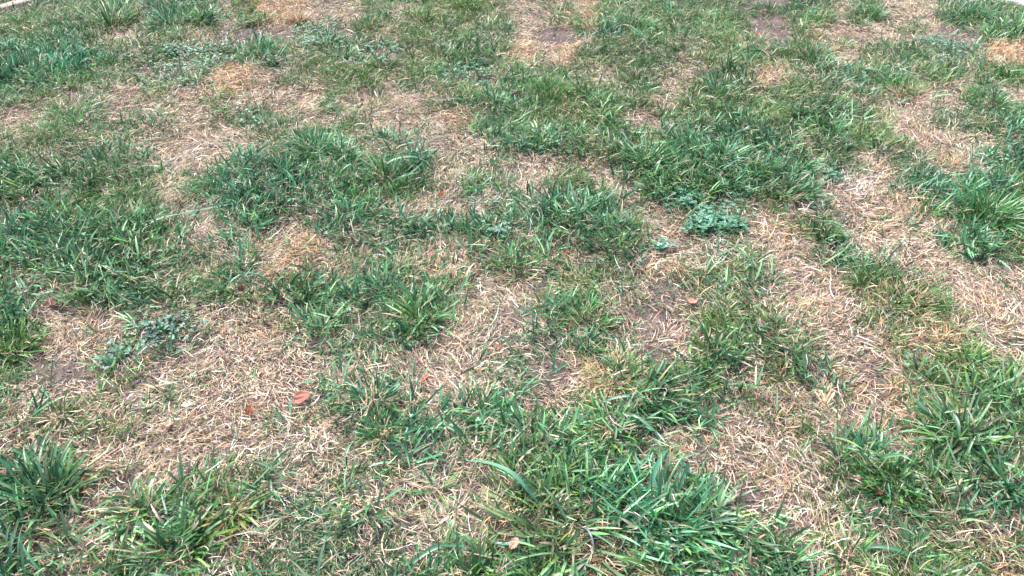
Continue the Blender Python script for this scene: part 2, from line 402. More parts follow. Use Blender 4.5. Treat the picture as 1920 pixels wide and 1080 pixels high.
# -- straw: long strands, short clippings, golden tufts, whitish patches
parts = [straw(5, 13000, STRAW, .025, .062, .0009, .0021, gate=clump_gate(.09, .3, .6, 51, .35)),
         straw(5, 36000, STRAW, .010, .032, .0009, .0022, hi=.011, nseg=2, gate=clump_gate(.055, .32, .6, 57, .22)),
         straw(5, 30000, [(2, (.42, .32, .25)), (2, (.52, .41, .33)), (1, (.22, .165, .13))], .006, .020, .0006, .0014, hi=.005, nseg=1, jit=.35, gate=clump_gate(.07, .3, .55, 58, .4)),
         straw(5, 700, PALE, .03, .07, .0012, .0024, hi=.014),
         straw(0, 1500, STRAW, .025, .06, .0010, .0020, hi=.040, up=18), straw(1, 1100, STRAW, .025, .06, .0010, .0020, hi=.035, up=14)]
v, q, c = join(parts)
tag(link_mesh('dry_grass', v, q, M_STRAW, c), 'matted pale straw of dead grass lying over the bare soil', kind='stuff')
parts = [straw(6, 17000, GOLD, .025, .06, .0012, .0024, hi=.018, up=14), turf(6, 6000, GOLD, .03, .055, .0014, .0026, droop=-60)]
v, q, c = join(parts)
tag(link_mesh('golden_dry_grass', v, q, M_STRAW, c), 'golden brown dead grass in small dense patches among the green', kind='stuff')
v, q, c = straw(7, 14000, PALE, .01, .03, .001, .0025, hi=.012, nseg=2)
tag(link_mesh('bleached_dry_grass', v, [q], M_STRAW, c), 'bleached whitish crumbs of dead grass in small pale spots', kind='stuff')

# -- green turf
parts = [turf(0, 30000, GREEN, .026, .055, .0016, .0032, gate=clump_gate(.08, .26, .5, 61, .3))]
# the lawn goes on past the surveyed ground: the same turf, thinner, in patches of its own
def beyond():
    n = 420000; x = rng.uniform(-8, 8, n); y = rng.uniform(-.3, 10, n)
    hw = .33 + .74 * (y * .77 + .84) * .94 + .60
    ok = ((np.abs(x) > np.minimum(hw, 3.2)) | (y > 4.5)) & off_paving(x, y) & (y > .3 - .0 * x)
    x, y = x[ok], y[ok]; g = np.clip((fbm(x, y, .55, 401) - .42) / .12, 0, 1); n = len(x)
    live = rng.random(n) < .25 + .7 * g
    c = patchy(pick(n, GREEN + TEAL, .3), x, y); c[~live] = pick(int((~live).sum()), STRAW, .3)
    tilt = np.where(live, rng.uniform(.5, 1.4, n), rng.normal(.15, .15, n))
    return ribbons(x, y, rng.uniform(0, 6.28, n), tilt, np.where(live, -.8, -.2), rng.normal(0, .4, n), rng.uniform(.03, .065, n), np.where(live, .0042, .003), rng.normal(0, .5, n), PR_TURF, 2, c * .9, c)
parts.append(beyond())
v, q, c = join(parts)
tag(link_mesh('grass', v, q, M_GREEN, c), 'fine green lawn grass growing in uneven tufts', kind='stuff')
v, q, c = turf(2, 42000, GREY, .020, .044, .0013, .0027, droop=-70, tlo=15, thi=70, k=6, rad=.02, browntip=.2)
tag(link_mesh('short_grass', v, [q], M_GREEN, c), 'short dull grey green grass thinning out over the soil', kind='stuff')
v, q, c = turf(4, 34000, OLIVE, .022, .045, .0016, .0032, droop=-60, k=6, browntip=.45)
tag(link_mesh('olive_grass', v, [q], M_GREEN, c), 'yellowing olive grass with dead tips', kind='stuff')

def coarse(ch, dens, pal, gate=None, k=6, rad=.022, lmin=.028, lmax=.075, wmin=.0028, wmax=.0060):
    cx, cy = scatter(dens / k, ch, 1.1, gate)
    x, y, a, rr, i = spread(cx, cy, k, rad); n = len(x)
    la = lean(x, y, .35); ux = np.cos(a) + .6 * np.cos(la); uy = np.sin(a) + .6 * np.sin(la)
    az = np.arctan2(uy, ux) + rng.normal(0, .4, n)
    sz = rng.uniform(.6, 1.15, len(cx))[i]
    tilt = np.radians(rng.uniform(12, 68, n)); curv = np.radians(rng.normal(-20, 16, n))
    base = patchy(pick(len(cx), pal, .12), cx, cy)[i] * np.exp(rng.normal(0, .30, (n, 1)))
    tip = base * 1.05; bt = rng.random(n) < .06; tip[bt] = pick(int(bt.sum()), STRAW)
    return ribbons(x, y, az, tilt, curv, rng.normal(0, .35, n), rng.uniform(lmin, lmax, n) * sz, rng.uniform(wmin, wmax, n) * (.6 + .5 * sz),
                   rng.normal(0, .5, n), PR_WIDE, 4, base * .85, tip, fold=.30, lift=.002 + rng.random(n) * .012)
v, q, c = coarse(1, 15000, TEAL, gate=clump_gate(.10, .28, .5, 81, .32))
tag(link_mesh('coarse_grass', v, [q], M_WIDE, c), 'coarse blue green grass with wide flat blades sprawling over the lawn', kind='stuff')

# ---------------------------------------------------------------- tufts that stand out, each a thing of its own
def tuft(px, py, R_, n, lm, wm, label, pal=TEAL, tilt=(20, 75), droop=-40, aim=None, aimw=0.0, dead=30, deadpal=GOLD, flat=1.0, prof=PR_WIDE,
         squash=(1, 0), deadup=20, mat=None, name='grass_tuft', cat='grass tuft', group='grass tufts standing out of the lawn', dsp=(0, 0)):
    x0, y0 = at(px, py + 12); z = float(gh(x0, y0))
    root = empty(name, (x0, y0, z), label=label, cat=cat, group=group); n = int(n * 1.35); droop *= .7
    a = rng.uniform(0, 2 * np.pi, n); r = np.sqrt(rng.random(n))
    e = squash[0]; ca, sa = math.cos(R(squash[1])), math.sin(R(squash[1]))
    ox = r * np.cos(a) * R_ * e; oy = r * np.sin(a) * R_ / max(e, .4) ** .5
    x = x0 + ox * ca - oy * sa; y = y0 + ox * sa + oy * ca
    az = np.arctan2(y - y0, x - x0) + rng.normal(0, .35, n)
    if aim is not None:
        ux = np.cos(az) + aimw * math.cos(R(aim)); uy = np.sin(az) + aimw * math.sin(R(aim)); az = np.arctan2(uy, ux)
    tl = np.radians(tilt[1] - (tilt[1] - tilt[0]) * np.clip(r + rng.normal(0, .25, n), 0, 1))
    base = patchy(pick(n, pal, .32), x, y); tip = base * 1.08; bt = rng.random(n) < .07; tip[bt] = pick(int(bt.sum()), STRAW)
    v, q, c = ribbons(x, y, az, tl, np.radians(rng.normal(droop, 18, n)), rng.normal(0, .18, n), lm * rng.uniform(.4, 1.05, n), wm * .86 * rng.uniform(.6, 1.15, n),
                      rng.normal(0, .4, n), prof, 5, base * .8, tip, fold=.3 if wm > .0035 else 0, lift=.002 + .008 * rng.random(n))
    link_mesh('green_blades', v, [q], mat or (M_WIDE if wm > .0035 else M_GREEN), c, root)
    if dead > 12:
        a = rng.uniform(0, 2 * np.pi, dead); r = np.sqrt(rng.random(dead)) * R_ * min(1.0, .35 + dead / 90)
        v, q, c = ribbons(x0 + dsp[0] + r * np.cos(a), y0 + dsp[1] + r * np.sin(a), a + rng.normal(0, .6, dead), np.radians(rng.normal(deadup, 15, dead)), np.radians(rng.normal(-25, 15, dead)),
                          rng.normal(0, .7, dead), rng.uniform(.022, .055, dead), rng.uniform(.0014, .003, dead), rng.normal(0, .5, dead), PR_STRAW, 3,
                          pick(dead, deadpal, .25), pick(dead, deadpal, .25), lift=rng.random(dead) * .012)
        link_mesh('dry_blades', v, [q], M_STRAW, c, root)
    return root

T = tuft
T(722, 325, .045, 90, .085, .0052, 'tall upright tuft left of centre with one long blade arching out to the right', tilt=(30, 88), aim=90, aimw=.3, droop=-30)
T(735, 345, .03, 5, .135, .0095, 'few very broad flat blades arching right from the tall upright tuft', tilt=(20, 50), aim=5, aimw=1.6, dead=0, droop=-35)
T(1075, 980, .13, 165, .105, .0070, 'large sprawling mass of long slender blades at the bottom centre', tilt=(10, 62), aim=120, aimw=.35, droop=-22, squash=(1.25, 15), pal=MINT)
T(1240, 965, .07, 65, .098, .0072, 'tuft of upright bright blades at the right end of the bottom centre mass', tilt=(30, 85), aim=60, aimw=.5, droop=-20, pal=MINT)
T(88, 925, .045, 62, .105, .0078, 'tuft of tall bluish blades fanning upward near the bottom left corner', tilt=(25, 88), aim=80, aimw=.35, droop=-22, dead=20, pal=MINT)
T(60, 985, .06, 60, .085, .006, 'wide low clump of flat blades below the fanned tuft in the bottom left corner', tilt=(8, 45), dead=30)
T(1800, 812, .05, 95, .10, .0078, 'spreading teal tuft of long flat blades at the lower right edge', tilt=(12, 60), aim=140, aimw=.35, droop=-25, dead=60, pal=MINT)
T(1880, 900, .04, 55, .075, .006, 'flat star of broad blades around a dead brown heart at the right edge', tilt=(5, 40), dead=90, droop=-15)
T(1675, 900, .055, 200, .042, .0082, 'low dark green clump of short pointed leaves at the lower right', tilt=(15, 70), prof=PR_LEAF, pal=GREEN, dead=20, droop=-30, name='weed_clump', cat='weed', group=None)
T(1335, 655, .030, 42, .085, .0085, 'star shaped tuft of broad dark blades right of centre with drooping front blades', tilt=(8, 55), aim=-100, aimw=.3, pal=GREEN, droop=-30)
T(1475, 660, .025, 28, .065, .0072, 'small star of broad green blades alone on straw right of centre', tilt=(12, 60), pal=GREEN, droop=-25, dead=15)
T(1350, 580, .04, 60, .05, .0045, 'thin grey green tuft above the dark star tuft right of centre', tilt=(20, 75), pal=GREY)
T(790, 590, .040, 65, .085, .0078, 'dark flat tuft of radiating blades just left of the centre', tilt=(8, 60), pal=TEAL + GREEN, droop=-25, dead=25)
T(1095, 590, .04, 70, .07, .0052, 'ragged tuft right of the centre with dry brown stems below it', tilt=(10, 75), pal=GREEN, dead=90, droop=-30, dsp=(0, -.03))
T(965, 500, .025, 26, .065, .0058, 'small dark tuft above a fan of brown dead stems in the centre', tilt=(20, 80), pal=GREEN, dead=90, dsp=(.01, -.035), deadpal=STRAW + GOLD)
T(1850, 400, .075, 260, .095, .0050, 'big dense mound of green grass at the right edge', tilt=(18, 80), pal=GREEN, aim=-60, aimw=.25, dead=20)
T(1800, 450, .04, 40, .085, .0072, 'loose front blades lying below the dense green mound at the right', tilt=(4, 30), pal=TEAL, aim=-100, aimw=1.0, dead=0, droop=-10)
T(1690, 545, .065, 330, .052, .0026, 'long ridge of fine dark grass with a golden brown underside at the right', pal=GREEN, squash=(1.9, -35), tilt=(35, 80), dead=150, dsp=(-.02, -.045), deadup=45, droop=-35, prof=PR_TURF)
T(1150, 700, .060, 95, .05, .0034, 'tuft topped with a golden mat of dead blades right of centre', pal=OLIVE, tilt=(30, 85), dead=380, deadup=30, deadpal=YELLOW, prof=PR_TURF)
T(1215, 735, .05, 70, .09, .0068, 'broad blades spreading right beside the golden topped tuft', tilt=(8, 55), aim=-20, aimw=.7, droop=-22, dead=15)
T(1140, 800, .05, 75, .075, .0060, 'dark sprawling tuft between the golden topped tuft and the big bottom tuft', tilt=(10, 55), pal=TEAL + GREEN, droop=-25)
T(1635, 22, .06, 300, .06, .0030, 'round dense cushion of grass alone on straw at the top right', pal=TEAL + GREEN, tilt=(30, 88), dead=30, prof=PR_TURF, droop=-35)
T(1825, 20, .070, 380, .055, .0030, 'rounded green cushion of grass next to the pavement corner', pal=TEAL, tilt=(30, 88), dead=30, prof=PR_TURF, droop=-35)
T(1530, 24, .06, 220, .045, .0028, 'flat olive cushion of grass at the top right left of the round one', pal=OLIVE + GREEN, tilt=(20, 70), dead=60, prof=PR_TURF)
T(1440, 6, .07, 220, .045, .0030, 'dark green cushion of grass cut by the top edge above bare soil', pal=GREEN, tilt=(25, 80), dead=20, prof=PR_TURF)
T(1900, 58, .07, 90, .11, .0062, 'spiky dark star tuft at the right edge under the pavement corner', pal=TEAL, tilt=(10, 65), dead=20, droop=-25)
T(1835, 52, .04, 26, .095, .0058, 'flat few bladed star left of the spiky tuft at the top right', pal=TEAL, tilt=(5, 30), dead=0, droop=-10)
T(215, 38, .075, 110, .115, .0070, 'coarse fan of long blades near the top left corner', pal=TEAL + GREEN, tilt=(20, 78), aim=50, aimw=.4, droop=-25)
T(318, 38, .05, 55, .10, .0062, 'ragged coarse tuft at the top left beside bare straw', pal=TEAL, tilt=(12, 75), droop=-25)
T(385, 28, .055, 80, .09, .0050, 'dark spreading tuft at the top left on a straw patch', pal=GREEN, tilt=(12, 70), droop=-25)
T(492, 32, .045, 140, .055, .0034, 'small upright green tuft alone on bare straw near the top', pal=GREEN, tilt=(30, 85), dead=60, prof=PR_TURF)
T(556, 32, .05, 70, .05, .0034, 'golden half dead tuft near the top next to the small upright green one', pal=OLIVE, tilt=(30, 85), dead=300, deadup=40, prof=PR_TURF)
T(488, 76, .04, 45, .085, .0072, 'broad pale blades standing up behind the left turf near the top', pal=TEAL, tilt=(30, 80), dead=5)
T(612, 82, .05, 45, .085, .0062, 'loose bluish tuft in a clover patch at the top left of centre', pal=TEAL, tilt=(8, 60), dead=15)
T(1545, 432, .04, 110, .034, .0080, 'small bright green clump of broad leaves alone on straw right of centre', pal=GREEN, prof=PR_LEAF, tilt=(25, 80), dead=10, name='weed_clump', cat='weed', group=None)
T(1585, 470, .035, 60, .05, .0055, 'trailing blades running down right from the small bright weed', pal=TEAL, tilt=(5, 40), aim=-45, aimw=1.0, dead=10)
T(1210, 305, .06, 90, .085, .0060, 'bright green mound in the middle right with flat front blades', pal=GREEN + TEAL, tilt=(10, 75), droop=-28, aim=-60, aimw=.3)
T(1340, 300, .07, 110, .085, .0062, 'pale bluish mound of broad blades right of the bright mound', tilt=(10, 70), droop=-28, pal=MINT)
T(1030, 175, .06, 220, .075, .0036, 'tall brightest green tuft of thin blades above the centre', pal=GREEN, tilt=(40, 88), dead=10, prof=PR_TURF, droop=-30)
T(1010, 255, .05, 70, .07, .0068, 'silvery patch of broad flat lying blades under the tall thin tuft', pal=MINT, tilt=(5, 45), dead=5)
T(1190, 150, .05, 170, .06, .0036, 'rounded pale tipped tuft right of the tall thin one', pal=OLIVE + TEAL, tilt=(30, 85), dead=20, prof=PR_TURF)
T(880, 168, .03, 70, .05, .0030, 'small green tuft with a dark brown dead skirt above the centre', pal=GREEN, tilt=(30, 80), dead=150, deadpal=GOLD, dsp=(0, -.03), prof=PR_TURF)
T(1110, 48, .06, 75, .095, .0052, 'spiky flat tuft at the top beside brown bare ground', pal=GREEN, tilt=(8, 65), droop=-25)
T(1190, 45, .07, 200, .07, .0036, 'dark green dome of turf at the top right of centre', pal=GREEN, tilt=(30, 82), dead=10, prof=PR_TURF)
T(880, 8, .06, 160, .06, .0036, 'green tuft cut by the top edge near the centre', pal=GREEN, tilt=(30, 82), dead=20, prof=PR_TURF)
T(690, 45, .06, 200, .06, .0032, 'upright green tuft between bare patches near the top centre', pal=GREEN + TEAL, tilt=(30, 85), dead=30, prof=PR_TURF)
T(1515, 100, .08, 240, .075, .0036, 'yellowish domed tuft right of centre near the top', pal=OLIVE + GREEN, tilt=(25, 82), dead=10, prof=PR_TURF)
T(1545, 120, .06, 60, .09, .0056, 'spray of long blades pointing right from the yellowish dome', pal=TEAL, tilt=(10, 55), aim=0, aimw=.9, dead=5)
T(1575, 75, .03, 28, .06, .0045, 'tiny spiky tuft alone on pale straw at the top right', pal=GREEN, tilt=(20, 85), dead=5)
T(1690, 160, .06, 150, .065, .0034, 'green tuft with brown dead base in the upper right', pal=GREEN, tilt=(30, 80), dead=160, dsp=(0, -.05), prof=PR_TURF)
T(1855, 195, .06, 150, .065, .0036, 'dark upright tuft right of the straw in the upper right', pal=GREEN + TEAL, tilt=(30, 82), dead=20, prof=PR_TURF)
T(705, 750, .045, 75, .065, .0054, 'ragged mixed tuft on straw left of the bottom centre', pal=GREEN + TEAL, tilt=(15, 75), dead=50, droop=-30)
T(718, 820, .035, 60, .06, .0042, 'very dark small tuft under the ragged mixed tuft', pal=GREEN, tilt=(15, 70), dead=20)
T(440, 955, .035, 55, .055, .0046, 'small olive tuft standing in thin straw at the bottom left', pal=GREEN + OLIVE, tilt=(25, 85), dead=40)
T(270, 960, .04, 34, .075, .0085, 'few very broad curling blades at the bottom left', pal=TEAL, tilt=(10, 55), dead=15, droop=-40)
T(330, 1040, .06, 70, .075, .0070, 'dense clump of broad blades at the bottom edge on the left', pal=TEAL + GREEN, tilt=(15, 70), dead=25)
T(820, 915, .03, 34, .055, .0072, 'small broad leaved tuft above a fan of pale dead stems', pal=TEAL + OLIVE, tilt=(10, 60), dead=60, deadpal=STRAW)
T(845, 960, .02, 6, .04, .004, 'fan of long pale dead stems pointing down at the bottom centre', pal=OLIVE, tilt=(10, 60), dead=130, deadpal=STRAW + PALE, deadup=12)
T(1590, 1040, .035, 50, .06, .0050, 'small green tuft at the bottom edge right of the centre', pal=GREEN, tilt=(20, 80), dead=60)
T(1815, 680, .04, 85, .065, .0046, 'dark upright tuft on straw at the right edge', pal=GREEN, tilt=(25, 80), dead=25, aim=-40, aimw=.2)
T(1460, 1045, .035, 24, .07, .0058, 'single file of upright blades at the bottom right of centre', pal=TEAL, tilt=(40, 85), dead=10)
T(1325, 970, .05, 80, .075, .0062, 'soft bluish tuft at the end of the bottom centre clump', tilt=(15, 75), dead=10, pal=MINT)
T(115, 775, .03, 34, .05, .0045, 'thin olive tuft below bare soil at the left', pal=GREEN + OLIVE, tilt=(30, 85), dead=25)
T(20, 640, .06, 120, .07, .005, 'dark tuft cut by the left edge beside bare soil', pal=GREEN, tilt=(20, 80), dead=20)
T(590, 275, .07, 200, .075, .0042, 'dense green mound left of the tall upright tuft', pal=GREEN + TEAL, tilt=(20, 80), dead=5)
T(900, 770, .06, 90, .06, .0056, 'flat bluish patch of blades just below the centre', pal=TEAL, tilt=(5, 50), dead=15)
T(235, 520, .07, 90, .09, .0068, 'combed broad blades lying to the left in the left part of the lawn', pal=TEAL, tilt=(5, 40), aim=20, aimw=.8, dead=5)
T(740, 500, .04, 40, .06, .004, 'tiny dark tuft between straw and short grass left of centre', pal=GREEN, tilt=(10, 60), dead=10)

# long single blades lying across the lawn
def long_blade(p0, p1, w, label, col=(.06, .17, .10), sag=.02, up=.03):
    a = Vector(at(*p0)); b = Vector(at(*p1)); n = 14
    d = (b - a); L = d.length; side = Vector((-d.y, d.x)).normalized()
    V = []; C = []
    for k in range(n + 1):
        t = k / n; p = a + d * t + side * sag * math.sin(math.pi * t)
        z = float(gh(p.x, p.y)) + .012 + up * math.sin(math.pi * min(1, t * 1.1)) ** .8
        ww = w * np.interp(t, *PR_WIDE) * .5
        for s in (-1, 0, 1):
            V.append((p.x + side.x * ww * s, p.y + side.y * ww * s, z - (0 if s else ww * .35) + ww * .3 * s)); C.append(np.array(col) * (1.2 if s == 0 else 1) * (.85 + .3 * t))
    Q = [(k * 3 + c, k * 3 + c + 1, k * 3 + c + 4, k * 3 + c + 3) for k in range(n) for c in (0, 1)]
    o = link_mesh('crabgrass_shoot', np.array(V), [np.array(Q)], M_WIDE, np.array(C))
    return tag(o, label, 'crabgrass', 'long single blades lying over the lawn')
long_blade((236, 458), (470, 388), .0085, 'longest blade crossing the left turf on a slant', col=(.04, .12, .06), up=.02)
long_blade((710, 333), (822, 322), .009, 'curved blade reaching right from the tall upright tuft', col=(.06, .19, .11), sag=.02, up=.035)
long_blade((1010, 958), (868, 872), .011, 'pale broad blade pointing up left at the bottom centre', col=(.09, .25, .16), up=.04, sag=-.004)
long_blade((1205, 965), (1252, 850), .009, 'broad bright blade standing up at the right of the bottom centre mass', col=(.07, .22, .13), up=.04, sag=.003)
long_blade((1000, 1018), (905, 1022), .008, 'short bluish blade lying flat near the bottom centre', col=(.07, .22, .14), up=.015)
long_blade((760, 1082), (890, 1040), .009, 'wide blade lying flat along the bottom edge', col=(.045, .15, .08), up=.015)
long_blade((1090, 1000), (1112, 1060), .004, 'thin slate blue blade curling on olive grass at the bottom', col=(.13, .17, .20), up=.02, sag=.006)
long_blade((1730, 760), (1790, 860), .009, 'long dark blade leading into the teal tuft at the lower right', col=(.04, .13, .06), up=.03)
long_blade((1600, 1032), (1735, 1068), .007, 'flat blade lying on thin straw near the bottom right corner', up=.012, sag=.008)
long_blade((1130, 765), (1240, 772), .007, 'pale blade pointing right from the golden topped tuft', col=(.09, .24, .15), up=.02, sag=.004)
long_blade((1165, 790), (1248, 848), .007, 'blade running down right below the golden topped tuft', col=(.06, .19, .10), up=.02, sag=.004)
long_blade((215, 975), (120, 1035), .007, 'slanting blade in the bottom left turf', up=.02)

# ---------------------------------------------------------------- clover and other weeds
def leaflets(x, y, z, yaw, tip, size, col, cup=.25, shape=None, bend=0.0):
    """one small round leaf per row; attached at its narrow end"""
    shape = shape or [(0, 0), (.25, .30), (.62, .46), (.92, .34), (1.0, .0), (.92, -.34), (.62, -.46), (.25, -.30)]
    T_ = np.array([(a, b, cup * abs(b) * .6) for a, b in shape] + [(.55, 0, -.02)]); m = len(T_)
    n = len(x)
    X = T_[None, :, 0] * size[:, None]; Yl = T_[None, :, 1] * size[:, None]; Z = T_[None, :, 2] * size[:, None]
    ct, st_ = np.cos(tip)[:, None], np.sin(tip)[:, None]
    X2 = X * ct - Z * st_; Z2 = X * st_ + Z * ct
    cy, sy = np.cos(yaw)[:, None], np.sin(yaw)[:, None]
    V = np.stack([x[:, None] + X2 * cy - Yl * sy, y[:, None] + X2 * sy + Yl * cy, z[:, None] + Z2], -1)
    tri = np.array([(i, (i + 1) % (m - 1), m - 1) for i in range(m - 1)])
    Q = (np.arange(n)[:, None, None] * m + tri[None]).reshape(-1, 3)
    C = np.repeat(col[:, None], m, 1); C[:, -1] *= 1.35
    return V.reshape(-1, 3), Q, C.reshape(-1, 3)
CLOV = [(3, (.055, .18, .105)), (2, (.09, .25, .155)), (1, (.03, .11, .06)), (1, (.16, .33, .23))]
def clover_leaves(x, y, hmin, hmax, smin, smax, pal=CLOV):
    n = len(x); h = rng.uniform(hmin, hmax, n); g = gh(x, y); c = pick(n, pal, .18); s = rng.uniform(smin, smax, n); yw = rng.uniform(0, 6.28, n)
    tx = rng.normal(0, .006, n); ty = rng.normal(0, .006, n)
    P = []
    for k in range(3): P.append(leaflets(x + tx, y + ty, g + h, yw + k * 2.094, rng.normal(.12, .2, n), s, c))
    stem = ribbons(x, y, np.arctan2(ty, tx), np.full(n, 1.35), np.zeros(n), np.zeros(n), h * 1.01, np.full(n, .0011), np.zeros(n), ([0, 1], [1, 1]), 1, c * .9, c)
    return P, stem
def weed_mesh(name, P, stems, mat, parent=None):
    Vs = [p[0] for p in P] + [s[0] for s in stems]; Cs = [p[2] for p in P] + [s[2] for s in stems]
    off = np.cumsum([0] + [len(v) for v in Vs])[:-1]
    tri = np.concatenate([p[1] + off[i] for i, p in enumerate(P)]); F_ = [tri]
    if stems: F_.append(np.concatenate([s[1] + off[len(P) + i] for i, s in enumerate(stems)]))
    return link_mesh(name, np.concatenate(Vs), F_, mat, np.concatenate(Cs), parent)
x, y = scatter(3000, 3, 1.0, clump_gate(.06, .3, .55, 91, .3))
P, st = clover_leaves(x, y, .010, .034, .0045, .008)
tag(weed_mesh('clover', P, [st], M_CLOV), 'small three leaved clover mixed into the turf', kind='stuff')
def patch(px, py, rx, ry, n, label, **k):
    x0, y0 = at(px, py); xs = at(px + rx, py)[0] - x0; ys = at(px, py - ry)[1] - y0
    a = rng.uniform(0, 6.28, n); r = rng.random(n) ** .6
    wob = 1 + .3 * np.sin(a * 3 + px) + .15 * np.sin(a * 7)
    x = x0 + np.cos(a) * r * xs * wob; y = y0 + np.sin(a) * r * ys * wob
    P, st = clover_leaves(x, y, .012, .032, .0055, .0090, **k)
    return tag(weed_mesh('clover_patch', P, [st], M_CLOV), label, 'clover', 'clover patches')
patch(1335, 428, 50, 18, 260, 'pale green clover mat on straw right of the centre')
patch(1285, 385, 36, 20, 110, 'clover patch reaching up under the pale bluish mound')
patch(930, 452, 20, 9, 50, 'few clover leaves at the lower edge of the turf above the centre')
patch(1240, 470, 16, 9, 30, 'thin scatter of clover leaves on straw above the thin grey green tuft')
patch(1750, 88, 44, 10, 130, 'bluish clover patch in the upper right turf')
patch(1555, 345, 24, 11, 50, 'clover leaves beside the whitish spot at the right')
patch(345, 105, 44, 9, 110, 'clover patch in the upper left turf')
patch(590, 95, 30, 9, 80, 'clover patch around the loose bluish tuft at the upper left of centre')
# sprawling dark weed with small paired oval leaves
def sprawl(px, py, arms, label, size=.009, col=(.028, .105, .075)):
    x0, y0 = at(px, py); z0 = float(gh(x0, y0)); root = empty('creeping_weed', (x0, y0, z0), label=label, cat='weed')
    lx, ly, lz, ya, sz = [], [], [], [], []; S = []
    for (qx, qy, nn) in arms:
        x1, y1 = at(qx, qy); d = Vector((x1 - x0, y1 - y0)); az = math.atan2(d.y, d.x)
        for s in range(nn):
            aa = az + random.gauss(0, .3); L = d.length * random.uniform(.5, 1.05); m = max(3, int(L / .010)); cx, cy = x0, y0
            for k in range(m):
                aa += random.gauss(0, .12); cx += math.cos(aa) * L / m; cy += math.sin(aa) * L / m
                z = float(gh(cx, cy)) + .008 + .014 * random.random()
                for sd_ in (-1, 1):
                    lx.append(cx); ly.append(cy); lz.append(z); ya.append(aa + sd_ * random.uniform(.7, 1.5)); sz.append(size * random.uniform(.7, 1.35))
            S.append((x0, y0, az, L))
    n = len(lx); A = np.array
    shp = [(0, 0), (.2, .22), (.5, .34), (.82, .26), (1, 0), (.82, -.26), (.5, -.34), (.2, -.22)]
    p = leaflets(A(lx), A(ly), A(lz), A(ya), rng.normal(.2, .25, n), A(sz), pick(n, [(3, col), (1, (.05, .17, .11)), (1, (.05, .06, .075))], .2), shape=shp)
    weed_mesh('leaves', [p], [], M_CLOV, root)
    S = A(S); k = len(S)
    s = ribbons(S[:, 0], S[:, 1], S[:, 2], np.full(k, .25), np.full(k, -.25), np.zeros(k), S[:, 3], np.full(k, .0016), np.zeros(k), ([0, 1], [1, .5]), 8, pick(k, [(1, (.12, .06, .05))]), pick(k, [(1, (.12, .08, .06))]), lift=.006)
    weed_mesh('stems', [], [s], M_CLOV, root) if False else link_mesh('stems', s[0], [s[1]], M_CLOV, s[2], root)
sprawl(292, 628, [(345, 600, 5), (392, 605, 4), (262, 622, 5), (320, 650, 6), (285, 662, 6), (330, 625, 5)], 'dark creeping weed with small oval leaves on straw at the left')
sprawl(225, 672, [(200, 660, 4), (250, 668, 4), (215, 705, 4), (195, 690, 3)], 'creeping weed with oval leaves below left of the darker one', size=.011, col=(.05, .16, .10))

# ---------------------------------------------------------------- fallen leaves
def fallen(px, py, size, col, label, up=.2, lobes=5, depth=.22, elong=1.25, yaw=None, curl=.5, lift=.010, spots=True):
    x0, y0 = at(px, py); z0 = float(gh(x0, y0)) + lift
    yaw = random.uniform(0, 6.28) if yaw is None else R(yaw)
    root = empty('fallen_leaf', (x0, y0, z0), label=label, cat='leaf', group='fallen leaves scattered on the lawn')
    na, nr = 40, 7; V = []; C = []; col = np.array(col)
    ph = random.uniform(0, 6.28); ax = random.uniform(-.6, .6)
    for j in range(nr + 1):
        for i in range(na):
            a = 2 * math.pi * i / na
            r = (1 - depth * (.5 - .5 * math.cos(lobes * a + 0)) - .05 * math.sin(11 * a + ph)) * j / nr
            X = r * math.cos(a) * elong; Y = r * math.sin(a)
            Z = curl * (.55 * (Y + ax * X) ** 2) - .08 * math.exp(-(Y / .08) ** 2) + .07 * math.sin(5 * X + ph) * r + .04 * math.sin(9 * Y + 2 * X)
            V.append((X * size / 2, Y * size / 2, Z * size / 2))
            f = 1 + .25 * math.sin(3 * X + ph) * math.sin(4 * Y) + .15 * (j == nr) * -1 + (.25 if abs(Y) < .05 else 0)
            C.append(col * f * random.uniform(.85, 1.12))
    V = np.array(V); th = .0004; n0 = len(V)
    Vb = V.copy(); Vb[:, 2] -= th
    e = Matrix.Rotation(yaw, 3, 'Z') @ Matrix.Rotation(-up, 3, 'Y') @ Matrix.Rotation(random.uniform(-.25, .25), 3, 'X'); M3 = np.array(e)
    V = np.concatenate([V, Vb]) @ M3.T
    V[:, 2] += max(0, -V[:, 2].min() * .6)
    V += np.array((x0, y0, z0))
    Q = []
    for j in range(nr):
        for i in range(na):
            a, b = j * na + i, j * na + (i + 1) % na
            Q.append((a, a + na, b + na, b)); Q.append((b + n0, b + na + n0, a + na + n0, a + n0))
    for i in range(na):
        a, b = nr * na + i, nr * na + (i + 1) % na; Q.append((a, a + n0, b + n0, b))
    link_mesh('leaf_blade', V, [np.array(Q)], M_FALL, np.concatenate([C, C]), root)
    # stalk: thin three sided stem running back from the leaf base
    pts = [Vector((-elong * size / 2 * .75, 0, 0)) + Vector((-size * .35 * t, size * .12 * t * t, -size * .10 * t * math.cos(up))) for t in (0, .33, .66, 1)]
    SV = []
    for p in pts:
        for k in range(4):
            w = .0006; SV.append(e @ (p + Vector((0, w * math.cos(k * 1.571), w * math.sin(k * 1.571)))))
    SV = np.array([tuple(s) for s in SV]) + np.array((x0, y0, z0 + .001))
    SQ = [(j * 4 + k, j * 4 + (k + 1) % 4, j * 4 + 4 + (k + 1) % 4, j * 4 + 4 + k) for j in range(3) for k in range(4)]
    link_mesh('stalk', SV, [np.array(SQ + [(3, 2, 1, 0), (12, 13, 14, 15)])], M_FALL, np.tile(col * .7, (16, 1)), root)
RED, ORA, TER, TAN, BRN, PNK = (.32, .075, .05), (.44, .15, .075), (.33, .13, .09), (.55, .37, .24), (.11, .04, .032), (.48, .23, .18)
